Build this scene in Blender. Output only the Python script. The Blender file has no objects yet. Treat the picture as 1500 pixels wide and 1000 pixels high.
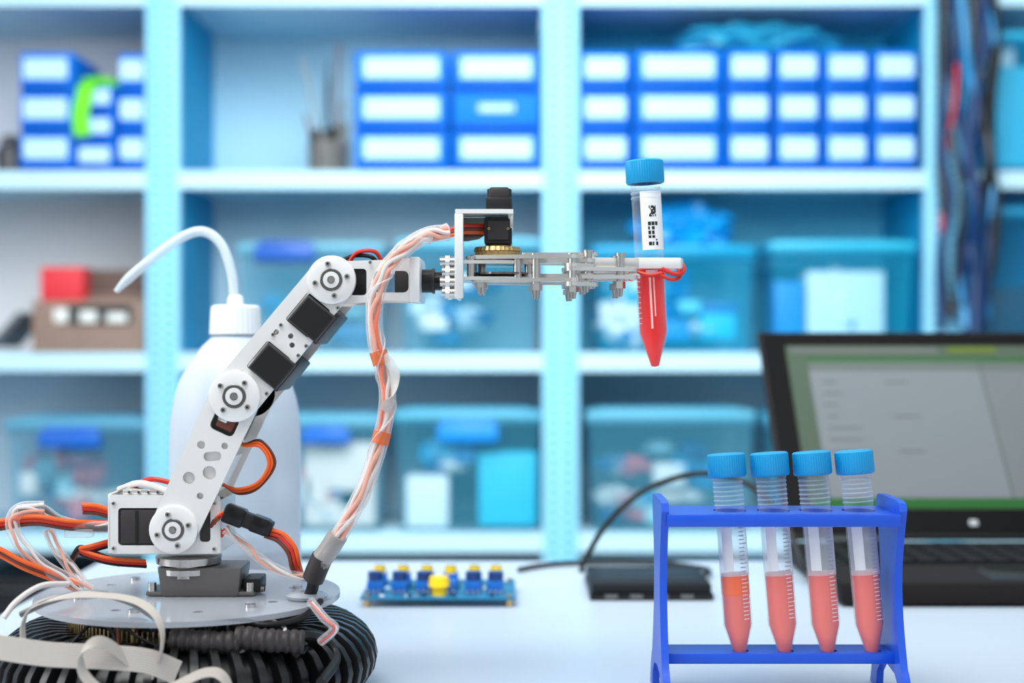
import bpy, bmesh, math, random
from mathutils import Vector, Matrix, noise
from mathutils.geometry import tessellate_polygon
random.seed(4)
sc=bpy.context.scene
sc.view_settings.view_transform='Standard'
sc.view_settings.look='None'
ZC=0.955; TZ=0.75; F=50/36*1500

# ------------------------------------------------------------------ materials
def lin(c):
    r=[]
    for v in c[:3]:
        v=v/255
        r.append(v/12.92 if v<=0.04045 else ((v+0.055)/1.055)**2.4)
    return (*r,1)
_m={}
def mat(name,rgb,rough=.5,metal=0,alpha=1,emit=0,var=.06,scale=40,bump=0,spec=.5,coat=0,sss=0,edge=.45):
    if name in _m: return _m[name]
    m=bpy.data.materials.new(name); m.use_nodes=True
    nt=m.node_tree; N=nt.nodes; L=nt.links
    b=N['Principled BSDF']; out=N['Material Output']
    tc=N.new('ShaderNodeTexCoord'); nz=N.new('ShaderNodeTexNoise'); nz.inputs['Scale'].default_value=scale
    nz.inputs['Detail'].default_value=3
    L.new(tc.outputs['Object'],nz.inputs['Vector'])
    mx=N.new('ShaderNodeMix'); mx.data_type='RGBA'
    c=lin(rgb)
    mx.inputs[6].default_value=tuple([v*(1-var) for v in c[:3]]+[1])
    mx.inputs[7].default_value=tuple([min(1,v*(1+var)) for v in c[:3]]+[1])
    L.new(nz.outputs['Fac'],mx.inputs[0]); L.new(mx.outputs[2],b.inputs['Base Color'])
    b.inputs['Roughness'].default_value=rough; b.inputs['Metallic'].default_value=metal
    b.inputs['Specular IOR Level'].default_value=spec
    b.inputs['Coat Weight'].default_value=coat
    if sss: 
        b.inputs['Subsurface Weight'].default_value=sss; b.inputs['Subsurface Scale'].default_value=.01
    if emit:
        L.new(mx.outputs[2],b.inputs['Emission Color']); b.inputs['Emission Strength'].default_value=emit
    if bump:
        bp=N.new('ShaderNodeBump'); bp.inputs['Strength'].default_value=bump; bp.inputs['Distance'].default_value=.001
        L.new(nz.outputs['Fac'],bp.inputs['Height']); L.new(bp.outputs['Normal'],b.inputs['Normal'])
    if alpha<1:
        t=N.new('ShaderNodeBsdfTransparent'); ms=N.new('ShaderNodeMixShader')
        lw=N.new('ShaderNodeLayerWeight'); lw.inputs['Blend'].default_value=.35
        ma=N.new('ShaderNodeMath'); ma.operation='MULTIPLY_ADD'; ma.use_clamp=True
        ma.inputs[1].default_value=edge; ma.inputs[2].default_value=alpha
        L.new(lw.outputs['Facing'],ma.inputs[0]); L.new(ma.outputs[0],ms.inputs[0])
        L.new(t.outputs[0],ms.inputs[1]); L.new(b.outputs[0],ms.inputs[2]); L.new(ms.outputs[0],out.inputs[0])
    _m[name]=m; return m

# ------------------------------------------------------------------ mesh builder
def frames(pts,closed=False):
    out=[];n=len(pts); prev=None
    for i in range(n):
        a=pts[max(i-1,0)];c=pts[min(i+1,n-1)]
        t=(c-a).normalized()
        if prev is None:
            u=Vector((0,0,1)) if abs(t.z)<.8 else Vector((0,1,0))
            nn=(u-t*u.dot(t)).normalized()
        else:
            nn=(prev-t*prev.dot(t)).normalized()
        prev=nn; out.append((pts[i],nn,t.cross(nn),t))
    return out
def smooth(pts,k=8):
    P=[Vector(p) for p in pts]
    if len(P)<3: return P
    Q=[P[0]*2-P[1]]+P+[P[-1]*2-P[-2]]; out=[]
    for i in range(1,len(Q)-2):
        p0,p1,p2,p3=Q[i-1:i+3]
        for j in range(k):
            t=j/k
            out.append(.5*((2*p1)+(-p0+p2)*t+(2*p0-5*p1+4*p2-p3)*t*t+(-p0+3*p1-3*p2+p3)*t**3))
    out.append(P[-1]); return out
def circ(c,r,n=20): return [(c[0]+r*math.cos(2*math.pi*i/n),c[1]+r*math.sin(2*math.pi*i/n)) for i in range(n)]
def rrect(c,w,h,rot=0,r=.002,n=4):
    pts=[]
    for sx,sy,a0 in((1,1,0),(-1,1,90),(-1,-1,180),(1,-1,270)):
        for i in range(n+1):
            a=math.radians(a0+90*i/n)
            pts.append((sx*(w/2-r)+r*math.cos(a),sy*(h/2-r)+r*math.sin(a)))
    ca,sa=math.cos(rot),math.sin(rot)
    return [(c[0]+x*ca-y*sa,c[1]+x*sa+y*ca) for x,y in pts]
def capsule(p0,p1,r0,r1,n=14):
    a=math.atan2(p1[1]-p0[1],p1[0]-p0[0]); pts=[]
    for i in range(n+1):
        t=a-math.pi/2+math.pi*i/n; pts.append((p1[0]+r1*math.cos(t),p1[1]+r1*math.sin(t)))
    for i in range(n+1):
        t=a+math.pi/2+math.pi*i/n; pts.append((p0[0]+r0*math.cos(t),p0[1]+r0*math.sin(t)))
    return pts
def MXZ(y0): return Matrix(((1,0,0,0),(0,0,1,y0),(0,1,0,0),(0,0,0,1)))
def MYZ(x0): return Matrix(((0,0,1,x0),(1,0,0,0),(0,1,0,0),(0,0,0,1)))
def MXY(z0): return Matrix.Translation((0,0,z0))
class MB:
    def __init__(s): s.v=[];s.f=[];s.fm=[];s.mats=[]
    def mi(s,m):
        if m not in s.mats: s.mats.append(m)
        return s.mats.index(m)
    def add(s,vs,fs,m,mtx=None):
        o=len(s.v); i=s.mi(m)
        for v in vs:
            v=Vector(v)
            s.v.append(mtx@v if mtx else v)
        for f in fs: s.f.append([o+k for k in f]); s.fm.append(i)
    def box(s,c,size,m,rot=None,bev=0.0,taper=None):
        bm=bmesh.new(); bmesh.ops.create_cube(bm,size=1)
        for v in bm.verts:
            v.co=Vector((v.co.x*size[0],v.co.y*size[1],v.co.z*size[2]))
            if taper and v.co.z<0: v.co.x*=taper; v.co.y*=taper
        if bev: bmesh.ops.bevel(bm,geom=bm.edges[:],offset=bev,segments=2,affect='EDGES',profile=.5)
        M=Matrix.Translation(c)@(rot.to_4x4() if rot else Matrix.Identity(4))
        bm.verts.index_update()
        s.add([v.co.copy() for v in bm.verts],[[v.index for v in f.verts] for f in bm.faces],m,M); bm.free()
    def bb(s,x0,x1,y0,y1,z0,z1,m,bev=0): s.box(((x0+x1)/2,(y0+y1)/2,(z0+z1)/2),(abs(x1-x0),abs(y1-y0),abs(z1-z0)),m,bev=bev)
    def lathe(s,prof,m,mtx=None,n=32,closed=False,rib=None):
        vs=[];fs=[];k=len(prof)
        for i in range(n):
            a=2*math.pi*i/n
            for r,z in prof:
                rr=r*(1+(rib if rib and i%2 else 0)); vs.append((rr*math.cos(a),rr*math.sin(a),z))
        for i in range(n):
            j=(i+1)%n
            for q in range(k-1): fs.append([i*k+q,j*k+q,j*k+q+1,i*k+q+1])
        if prof[0][0]>1e-6 and closed: fs.append([i*k for i in range(n)][::-1])
        if prof[-1][0]>1e-6 and closed: fs.append([i*k+k-1 for i in range(n)])
        s.add(vs,fs,m,mtx)
    def cyl(s,p0,p1,r0,m,r1=None,n=20):
        p0=Vector(p0);p1=Vector(p1);d=p1-p0
        M=Matrix.Translation(p0)@d.to_track_quat('Z','Y').to_matrix().to_4x4()
        s.lathe([(r0,0),(r0 if r1 is None else r1,d.length)],m,M,n,True)
    def sweep(s,pts,r,m,n=10,k=8,raw=False):
        P=pts if raw else smooth(pts,k); fr=frames(P); vs=[];fs=[];c=len(P)
        for i,(p,a,b,t) in enumerate(fr):
            rr=r[0]+(r[1]-r[0])*i/(c-1) if isinstance(r,(tuple,list)) else (r(i/(c-1)) if callable(r) else r)
            for j in range(n):
                q=2*math.pi*j/n; vs.append(p+a*rr*math.cos(q)+b*rr*math.sin(q))
        for i in range(c-1):
            for j in range(n): fs.append([i*n+j,i*n+(j+1)%n,(i+1)*n+(j+1)%n,(i+1)*n+j])
        fs.append(list(range(n))[::-1]); fs.append([(c-1)*n+j for j in range(n)])
        s.add(vs,fs,m)
    def bundle(s,pts,rs,wires,sleeve=None,twist=3.0,wr=None):
        P=smooth(pts,10); fr=frames(P); c=len(P)
        for w,m in enumerate(wires):
            ph=2*math.pi*w/len(wires); Q=[]
            for i,(p,a,b,t) in enumerate(fr):
                q=ph+twist*2*math.pi*i/c+.5*math.sin(i*.37+w)
                Q.append(p+(a*math.cos(q)+b*math.sin(q))*rs*.5)
            s.sweep(Q,wr or rs*.33,m,8,raw=True)
        if sleeve: s.sweep(P,rs,sleeve,14,raw=True)
    def prism(s,outer,th,m,mtx,holes=()):
        loops=[outer]+list(holes)
        tri=tessellate_polygon([[Vector((x,y,0)) for x,y in l] for l in loops])
        flat=[p for l in loops for p in l]; n=len(flat)
        vs=[(x,y,0) for x,y in flat]+[(x,y,th) for x,y in flat]
        fs=[list(t) for t in tri]+[[n+i for i in t][::-1] for t in tri]
        o=0
        for l in loops:
            k=len(l)
            for i in range(k): fs.append([o+i,o+(i+1)%k,n+o+(i+1)%k,n+o+i])
            o+=k
        s.add(vs,fs,m,mtx)
    def patch(s,r,a0,a1,z0,z1,m,mtx=None,n=8):
        vs=[];fs=[]
        for i in range(n+1):
            a=math.radians(a0+(a1-a0)*i/n)
            vs+= [(r*math.cos(a),r*math.sin(a),z0),(r*math.cos(a),r*math.sin(a),z1)]
        for i in range(n): fs.append([2*i,2*i+2,2*i+3,2*i+1])
        s.add(vs,fs,m,mtx)
    def ribbon(s,pts,wd,w,m,th=.0009,cond=10,k=8):
        P=smooth(pts,k); wd=Vector(wd); vs=[];fs=[]
        prof=[]
        N=cond*2
        for i in range(N+1): prof.append((-w/2+w*i/N, th*(.5 if i%2 else .15)))
        for i in range(N,-1,-1): prof.append((-w/2+w*i/N,-th*(.5 if i%2 else .15)))
        K=len(prof); c=len(P)
        for i in range(c):
            t=(P[min(i+1,c-1)]-P[max(i-1,0)]).normalized()
            sd=(wd-t*wd.dot(t)).normalized(); nn=t.cross(sd)
            for a,b in prof: vs.append(P[i]+sd*a+nn*b)
        for i in range(c-1):
            for j in range(K): fs.append([i*K+j,i*K+(j+1)%K,(i+1)*K+(j+1)%K,(i+1)*K+j])
        fs.append(list(range(K))); fs.append([(c-1)*K+j for j in range(K)][::-1])
        s.add(vs,fs,m)
    def blob(s,c,rad,m,amp=.25,fr=2.5,seed=0,sub=4,flat=None):
        bm=bmesh.new(); bmesh.ops.create_icosphere(bm,subdivisions=sub,radius=1)
        for v in bm.verts:
            d=1+amp*(noise.noise(v.co*fr+Vector((seed,seed*2,3)))+.5*noise.noise(v.co*fr*2.3+Vector((seed,1,3))))
            v.co=Vector((v.co.x*rad[0]*d,v.co.y*rad[1]*d,v.co.z*rad[2]*d))
            if flat is not None: v.co.z=max(v.co.z,-flat)
        bm.verts.index_update()
        s.add([v.co.copy() for v in bm.verts],[[v.index for v in f.verts] for f in bm.faces],m,Matrix.Translation(c)); bm.free()
    def done(s,name,parent=None,mtx=None,ang=35):
        if mtx is None:
            c=sum(s.v,Vector())/len(s.v)
            z0=min(v.z for v in s.v); c=Vector((c.x,c.y,z0))
            vs=[v-c for v in s.v]; mtx=Matrix.Translation(c)
        else: vs=s.v
        me=bpy.data.meshes.new(name); me.from_pydata([tuple(v) for v in vs],[],s.f)
        for m in s.mats: me.materials.append(m)
        me.polygons.foreach_set('material_index',s.fm)
        bm=bmesh.new(); bm.from_mesh(me); bmesh.ops.recalc_face_normals(bm,faces=bm.faces[:]); bm.to_mesh(me); bm.free()
        me.polygons.foreach_set('use_smooth',[True]*len(me.polygons))
        me.set_sharp_from_angle(angle=math.radians(ang))
        me.update()
        o=bpy.data.objects.new(name,me); sc.collection.objects.link(o)
        if parent: 
            o.parent=parent; o.matrix_local=Matrix.Translation(-parent.location)@mtx
        else: o.matrix_world=mtx
        return o
def empty(name,loc):
    e=bpy.data.objects.new(name,None); e.location=loc; e.empty_display_size=.05; sc.collection.objects.link(e); return e

# real-world coordinates measured from the photograph at known depths
def P(px,py,d): return Vector(((px-750)*d/F,d,ZC-(py-500)*d/F))

# ------------------------------------------------------------------ palette
ALU=mat('aluminium_satin',(228,224,220),.26,.85,var=.08,scale=60)
ALUW=mat('aluminium_plate',(240,238,236),.3,.32,var=.04,scale=30)
STEEL=mat('steel_polished',(205,202,198),.2,1,var=.08,scale=80)
DSTEEL=mat('steel_dark',(120,118,116),.3,.9)
BRASS=mat('brass',(196,165,110),.3,.9)
BLK=mat('black_plastic',(24,23,24),.42,var=.15,spec=.35)
BLKG=mat('black_gloss_plastic',(16,15,16),.25,var=.1,spec=.35)
SERVO=mat('servo_case_plastic',(54,49,49),.45,var=.12,spec=.35)
RUB=mat('black_rubber',(14,14,16),.3,var=.15,bump=.1)
ORG=mat('orange_wire',(244,98,28),.4)
RED=mat('red_wire',(210,42,28),.4)
BRN=mat('brown_wire',(110,52,34),.45)
WHW=mat('white_wire',(222,214,210),.45)
PEACH=mat('peach_wire',(242,168,140),.45)
RIB=mat('ribbon_cable_grey',(184,176,168),.5,var=.05)
SLV=mat('clear_spiral_wrap',(245,240,240),.12,alpha=.09,edge=.55)
ACR=mat('frosted_acrylic',(186,190,198),.12,alpha=.48)
CLEAR=mat('clear_tube_plastic',(238,242,248),.06,alpha=.03,edge=.3)
FROST=mat('frosted_tube_plastic',(238,238,242),.3,alpha=.4)
THR=mat('tube_thread_clear',(205,225,240),.2,alpha=.18,edge=.3)
CAP=mat('tube_cap_blue',(10,152,208),.38,var=.04)
REDL=mat('red_liquid',(230,18,14),.12,var=.12,emit=.14,spec=.4)  # faint emission put into the colour, so the liquid glows slightly
PINKL=mat('pink_red_liquid',(236,116,106),.2,var=.08,emit=.04,spec=.3)  # slight self-glow added to the liquid colour
ORGL=mat('orange_liquid',(244,108,62),.2,var=.08,emit=.06,spec=.3)  # a little emission lifts this liquid's brightness
TICK=mat('tube_print_white',(250,225,225),.5)
TICKG=mat('tube_print_grey',(150,160,180),.5)
LBL=mat('paper_label',(238,236,236),.6,var=.02)
INK=mat('label_ink',(25,25,28),.6)
RACK=mat('rack_blue_plastic',(18,80,204),.35,var=.06)
TBL=mat('table_top_laminate',(199,209,222),.35,var=.02,scale=8)

# ------------------------------------------------------------------ room shell
YB=3.35
b=MB(); b.bb(-3.0,3.2,YB,YB+.1,0,2.8,mat('wall_paint_pale_blue',(196,216,224),.7,scale=4)); b.done('wall_back')
b=MB(); b.bb(-3.0,3.2,-1.6,YB+.1,-.1,0,mat('floor_vinyl',(150,160,168),.4,scale=3)); b.done('floor')
b=MB(); b.bb(-3.1,-3.0,-1.6,YB+.1,0,2.8,mat('wall_paint_white',(222,224,226),.7,scale=4)); b.done('wall_left')
b=MB(); b.bb(3.2,3.3,-1.6,YB+.1,0,2.8,mat('wall_paint_white',(222,224,226),.7)); b.done('wall_right')
b=MB()
b.bb(-3.0,3.2,YB-.012,YB-.001,0.0005,.09,mat('trim_white',(225,228,230),.5),bev=.002); b.done('baseboard_back')

# ------------------------------------------------------------------ shelving unit
D=2.87; kb=D/F
bx=lambda px:(px-750)*kb
bz=lambda py:ZC-(py-500)*kb
FRAME=mat('shelf_frame_cyan',(146,208,234),.4,var=.05,scale=6,spec=.3)
BOARD=mat('shelf_board_pale',(188,220,234),.45,var=.03,scale=6,spec=.3)
PANEL=mat('shelf_side_panel_cyan',(10,158,208),.5,scale=6,spec=.3)
HOLE=mat('shelf_slot_blue',(60,155,200),.6)
sh=empty('shelving_unit',(bx(820),3.05,0))
ups=[(-375,-325),(213,262),(795,848),(1356,1412),(1925,1975)]
b=MB()
for a,c in ups:
    b.bb(bx(a),bx(c),D,D+.03,0,2.25,FRAME,bev=.003)
    b.bb(bx(a)+.008,bx(c)-.008,D+.03,3.24,0,2.25,PANEL)
    for i in range(110):
        z=.06+i*.02
        for xx in (.3,.7):
            x=bx(a)+(bx(c)-bx(a))*xx
            b.box((x,D-.0005,z),(.012,.002,.008),HOLE)
b.done('uprights',sh)
rows=[(-14,8),(250,276),(517,543),(782,808),(1062,1090)]
b=MB()
for i in range(4):
    x0=bx(ups[i][1]);x1=bx(ups[i+1][0])
    for a,c in rows:
        b.bb(x0,x1,D+.002,3.24,bz(c)+.012,bz(a),BOARD,bev=.002)
        b.bb(x0,x1,D-.001,D+.004,bz(c),bz(a)-.001,BOARD)
b.done('shelf_boards',sh)
cols=[[(216,214,220),(228,220,220),(196,214,226),(120,140,150)],
      [(168,208,226),(200,224,236),(196,222,234),(195,218,228)],
      [(30,186,236),(100,206,238),(176,216,230),(190,215,225)],
      [(20,160,210),(20,155,205),(50,150,185),(60,140,170)]]
b=MB(); edges=[-14,250,517,782,1062]
for i in range(4):
    for r in range(4):
        b.bb(bx(ups[i][1])-.02,bx(ups[i+1][0])+.02,3.24,3.25,bz(edges[r+1]),bz(edges[r]),mat('back_panel_%d_%d'%(i,r),cols[i][r],.6,scale=3,var=.1))
b.done('back_panels',sh)
b=MB()
for i in range(4):
    b.bb(bx(ups[i][1])-.0079,bx(ups[i][1])-.006,D+.03,3.24,.3,2.2,PANEL)
b.done('side_liners',sh)
ST=[bz(250),bz(517),bz(782),bz(1062)]

# parts drawers
DB=mat('drawer_blue_plastic',(0,112,214),.5,var=.06,scale=10,spec=.15)
DBD=mat('drawer_blue_recess',(0,86,184),.5,spec=.2)
LB=mat('drawer_label_white',(182,216,242),.6,var=.03)
GRN=mat('green_cloth',(110,215,30),.7)
def drawers(px0,px1,py0,n=3,labels=None,extra=None):
    b=MB(); x0,x1=bx(px0),bx(px1); z0=ST[0]; z1=bz(py0); h=(z1-z0)/n; y0=D+.012
    b.bb(x0,x1,y0+.012,y0+.2,z0,z1,DB,bev=.003)
    for i in range(n):
        a=z0+i*h; w=x1-x0
        b.bb(x0+.003,x1-.003,y0,y0+.014,a+.004,a+h-.006,DB,bev=.003)
        b.bb(x0+.008,x1-.008,y0-.008,y0,a+.006,a+.016,DBD,bev=.002)
        lab=(labels[i] if labels else 1)
        if lab: b.bb(x0+w*.5-w*.40*lab,x0+w*.5+w*.40*lab,y0-.003,y0+.001,a+h*(.32 if lab==1 else .48),a+h*(.82 if lab==1 else .66),LB)
    if extra: extra(b,x0,x1,y0,z0,z1)
    return b.done('parts_drawer_cabinet')
drawers(24,104,74); 
def clth(b,x0,x1,y0,z0,z1):
    b.ribbon([(x0+.018,y0-.012,z0+.07),(x0+.014,y0-.016,z0+.11),(x0+.022,y0-.014,z0+.15),(x0+.026,y0-.01,z1-.005),(x0+.03,y0+.03,z1+.004),(x0+.03,y0+.09,z1+.004)],(1,0,0),.034,GRN,th=.004,cond=4)
    b.blob((x0+.045,y0+.03,z1+.006),(.04,.03,.012),GRN,.4,3)
drawers(108,164,122,3,extra=clth); drawers(170,212,76)
drawers(518,656,72); drawers(662,792,72,3,labels=[1,.5,1])
drawers(850,924,72); drawers(930,1060,70)
for a in (1067,1139,1211,1283): drawers(a,a+64,70)
b=MB(); BAG=mat('blue_film_bag',(50,180,220),.25,alpha=.5); zt=bz(70)
b.blob((bx(1120),D+.1,zt+.027),(.155,.08,.036),BAG,.5,2.5,1,flat=.026); b.done('plastic_bag')
# tool jar
b=MB(); G1=mat('tool_grey',(110,108,104),.5)
x=bx(472); 
b.lathe([(.0,0),(.042,0),(.044,.07),(.040,.07),(.038,.004),(0,.004)],mat('tool_cup_clear',(130,125,120),.3,alpha=.35),Matrix.Translation((x,D+.1,ST[0])))
for i,(dx,h,tx) in enumerate([(-.03,.13,-.02),(-.015,.25,-.04),(0,.21,.0),(.012,.16,.015),(.02,.28,.0),(.02,.12,.01),(-.022,.24,.02),(.028,.11,.010),(-.03,.10,-.01)]):
    m=[BRN,DSTEEL,BLK,G1][i%4]
    b.cyl((x+dx*.6,D+.1+.01*(i%3),ST[0]+.01),(x+dx+tx,D+.11,ST[0]+h),.003,m,n=10)
    b.cyl((x+dx*.9,D+.09+.01*(i%3),ST[0]+.012),(x+dx*1.1,D+.1,ST[0]+.085+.006*(i%4)),.0095,[BLK,G1,SERVO][i%3],n=10)
b.done('tool_jar')

# totes
def tote(px0,px1,py0,row,col,lid=None,handle=None,stuff=(),alpha=.5,name='storage_tote'):
    b=MB(); x0,x1=bx(px0),bx(px1); z0=ST[row]; z1=bz(py0); y0=D+.02; y1=D+.27
    m=mat('tote_%s_%s'%(col,alpha),col,.2,alpha=alpha*.42,var=.05,edge=.3)
    lm=mat('tote_lid_%s'%str(lid or col),lid or col,.4,alpha=.7)
    w=x1-x0;h=z1-z0;t=.003; ins=.012
    def q(a,bq,c,d): b.add([a,bq,c,d],[[0,1,2,3]],m)
    B0=(x0+ins,y0+ins,z0);B1=(x1-ins,y0+ins,z0);B2=(x1-ins,y1-ins,z0);B3=(x0+ins,y1-ins,z0)
    zt=z1-.02
    T0=(x0,y0,zt);T1=(x1,y0,zt);T2=(x1,y1,zt);T3=(x0,y1,zt)
    for a in ((B0,B1,T1,T0),(B1,B2,T2,T1),(B2,B3,T3,T2),(B3,B0,T0,T3),(B0,B1,B2,B3)): q(*a)
    b.bb(x0-.006,x1+.006,y0-.008,y1+.006,zt-.012,zt,m,bev=.003)
    b.bb(x0-.004,x1+.004,y0-.006,y1+.004,zt,z1-.004,lm,bev=.004)
    b.bb(x0+.02,x1-.02,y0+.02,y1-.02,z1-.004,z1,lm,bev=.002)
    if handle:
        a,c,p,r,hc=handle
        hm=mat('handle_%s'%str(hc),hc,.4)
        b.bb(bx(a),bx(c),y0-.02,y0-.002,bz(r),bz(p),hm,bev=.004)
        b.bb(bx(a)+.01,bx(c)-.01,y0-.012,y0+.01,bz(p)-.003,bz(p)+.008,hm,bev=.002)
    for st in stuff:
        a,c,p,r,cc=st[:5]; mm=mat('content_%s'%str(cc),cc,.55)
        hh=bz(p)-bz(r)
        if len(st)>5: b.blob(((bx(a)+bx(c))/2,y0+.09,(bz(p)+bz(r))/2),((bx(c)-bx(a))/2,.06,hh/2),mm,.45,3,a)
        else: b.bb(bx(a),bx(c),y0+.03,y0+.12,max(z0+.004,bz(r)),bz(p),mm,bev=.004)
    b.done(name)
rc=random.Random(9)
def junk(x0,x1,y0,y1,pal,n=12):
    out=[]
    for i in range(n):
        w=rc.uniform(24,60); h=rc.uniform(18,40); x=rc.uniform(x0,x1-w); y=rc.uniform(y0,y1-h)
        out.append((x,x+w,y,y+h,rc.choice(pal))+((1,) if rc.random()<.75 else ()))
    return out
PA=[(40,130,190),(200,228,240),(20,95,165),(120,200,230),(235,242,244),(60,175,220)]
PB=[(60,125,175),(210,220,222),(200,120,130),(30,90,145),(150,200,215),(40,155,205),(230,232,230)]
PC=[(0,130,205),(225,242,246),(20,185,228),(10,100,170),(100,212,238)]
tote(348,560,352,1,(110,190,220),(120,190,216),(372,460,358,382,(0,80,170)),junk(355,550,410,508,PB,12),.6)
tote(582,790,345,1,(80,185,220),(120,206,232),None,junk(590,782,385,508,PA,15),.55)
tote(872,1105,356,1,(20,180,226),(10,175,226),None,junk(880,1095,370,508,PC,18)+[(885,955,430,505,(235,240,240),1)],.55)
b=MB(); b.blob((bx(1010),D+.12,bz(356)+.035),(.10,.07,.05),mat('blue_pouch_film',(5,145,212),.3),.5,2.3,5,flat=.034); b.done('blue_pouch')
tote(1133,1342,350,1,(30,185,228),(60,202,238),None,[(1190,1305,395,505,(200,230,240)),(1225,1262,392,480,(245,248,248),1),(1140,1185,410,505,(0,125,205)),(1240,1275,440,500,(10,100,180),1)],.5)
tote(5,208,612,2,(100,178,210),(105,180,212),(55,146,632,656,(0,92,188)),junk(12,200,650,778,PB,17),.55)
tote(372,562,608,2,(100,185,216),(112,192,220),(440,512,630,650,(0,100,192)),[(440,545,650,775,(228,222,215)),(455,500,700,770,(225,150,150),1)]+junk(385,550,680,778,PB,7),.5)
tote(578,790,600,2,(80,182,215),(105,198,228),(640,730,622,648,(0,132,210)),[(592,655,700,778,(220,236,242)),(700,788,665,775,(30,190,222))]+junk(590,700,640,700,PA,7),.45)
tote(862,1105,600,2,(95,188,220),(112,200,228),None,junk(870,1095,640,778,PB,20),.5)
tote(1130,1345,606,2,(80,180,215),(100,195,226),None,junk(1140,1335,650,778,PA,10),.5)
tote(-60,205,850,3,(30,32,36),(30,32,36),None,[],2.0,'black_storage_crate')
tote(300,560,880,3,(190,218,230),(200,226,236),None,[(320,540,930,1050,(205,220,225))],.6)
tote(575,785,870,3,(195,222,232),(205,230,238),None,[(600,760,930,1050,(170,210,225))],.6)
tote(870,1100,875,3,(190,218,230),(200,226,236),None,[(890,1080,930,1050,(205,220,225))],.6)
# cardboard box with red label (left bay)
b=MB(); CBR=mat('cardboard_brown',(140,114,102),.8,var=.1,scale=20); 
x0,x1=bx(42),bx(208); z0=ST[1]; y0=D+.02
b.bb(x0,x1,y0,y0+.2,z0,bz(440),CBR,bev=.002)
b.add([(x0+.02,y0+.02,bz(440)),(x1,y0+.02,bz(440)),(x1,y0+.2,bz(388)),(x0+.02,y0+.2,bz(388))],[[0,1,2,3]],CBR)
b.bb(bx(110),x1,y0+.06,y0+.2,bz(440),bz(392),mat('box_dark_brown',(98,76,70),.8),bev=.002)
b.bb(bx(52),bx(115),y0+.01,y0+.1,bz(440),bz(390),mat('red_print_card',(215,44,54),.6),bev=.002)
b.bb(bx(95),bx(190),y0-.002,y0+.01,bz(475),bz(446),mat('box_window_dark',(30,28,28),.4))
for i,q in enumerate((74,112,152)): b.bb(bx(q),bx(q)+.03+.006*i,y0-.004,y0+.01,bz(472),bz(452+3*i),mat('box_contents_white',(225,222,218),.5),bev=.003)
b.done('cardboard_kit_box')
b=MB(); b.box((bx(2),D+.1,z0+.047),(.09,.16,.012),mat('grey_sheet_metal',(90,92,100),.4),rot=Matrix.Rotation(-.85,3,'Y'),bev=.002); b.done('grey_panel')
b=MB(); b.lathe([(0,0),(.03,0),(.03,.05),(.018,.065),(.018,.08),(0,.08)],mat('dark_jar',(60,55,60),.3),Matrix.Translation((bx(-2),D+.07,ST[0]))); b.done('dark_jar')
tote(1432,1560,40,0,(20,160,210),(50,190,230),None,[(1450,1540,90,240,(70,195,228)),(1450,1500,60,90,(210,235,240))],.6)
tote(1440,1600,300,1,(20,130,178),(30,155,200),None,[(1450,1590,420,510,(20,50,70))],.6)
# hanging cables
b=MB(); NV=mat('navy_cable',(8,46,92),.45,spec=.3); TL=mat('teal_cable',(10,120,172),.4); cm=[NV,BLK,RED,NV,TL,BLK,NV,NV,BLK,NV,BLK,TL,NV,BLK,NV,TL]
b.cyl((bx(1385),D+.0,bz(-95)),(bx(1385),D-.08,bz(-95)),.006,STEEL); 
for i,m in enumerate(cm):
    pts=[(bx(1385),D-.04-.003*i,bz(-95)+.006)]
    x=1368+i*4.6
    for j in range(1,8):
        x+=rc.uniform(-13,13) if x<1442 else -10
        x=max(x,1366)
        pts.append((bx(x),D-.03-rc.uniform(0,.04),bz(-95+j*(570+rc.uniform(-30,20))/7)))
    b.sweep(pts,rc.choice([.006,.009,.011]) if m is not RED else .0035,m,8)
b.done('hanging_cable_bundle')

# ------------------------------------------------------------------ table
b=MB(); x0,x1,y0,y1=-.385,1.05,.32,1.33
b.bb(x0,x1,y0,y1,TZ-.028,TZ,TBL,bev=.002)
LEG=mat('table_leg_grey',(170,175,180),.4,.3)
for x in (x0+.05,x1-.05):
    for y in (y0+.05,y1-.05): b.bb(x-.02,x+.02,y-.02,y+.02,0,TZ-.028,LEG,bev=.003)
b.bb(x0+.05,x1-.05,y1-.06,y1-.04,TZ-.09,TZ-.028,LEG); b.bb(x0+.05,x1-.05,y0+.04,y0+.06,TZ-.09,TZ-.028,LEG)
b.done('work_table')

# ------------------------------------------------------------------ laptop
LX0,LX1=.2535,.605; LY0,LY1=1.095,1.318; 
LG=mat('laptop_dark_shell',(28,24,24),.55,var=.1,spec=.12); KEY=mat('laptop_keys',(14,14,16),.55,spec=.2)
BZ=mat('laptop_bezel',(14,12,12),.6,spec=.05)
b=MB(); b.bb(LX0,LX1,LY0,LY1,TZ+.002,TZ+.020,LG,bev=.003)
for fx in (LX0+.03,LX1-.03):
    for fy in (LY0+.03,LY1-.03): b.cyl((fx,fy,TZ),(fx,fy,TZ+.003),.006,BLK,n=12)
b.bb(LX0+.02,LX1-.02,LY0+.085,LY1-.02,TZ+.0195,TZ+.0205,BLKG)
for r in range(6):
    for c in range(15):
        kx=LX0+.027+c*.0201; ky=LY0+.092+r*.0187
        b.bb(kx,kx+.017,ky,ky+.0155,TZ+.02,TZ+.0225,KEY,bev=.0008)
b.bb(LX0+.12,LX0+.22,LY0+.012,LY0+.07,TZ+.0195,TZ+.0203,BLKG,bev=.0005)
for i in range(2): b.cyl((LX0+.04+i*.22,LY1-.004,TZ+.02),(LX0+.10+i*.22,LY1-.004,TZ+.02),.007,BLK,n=14)
tilt=math.radians(39); H=.246
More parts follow.
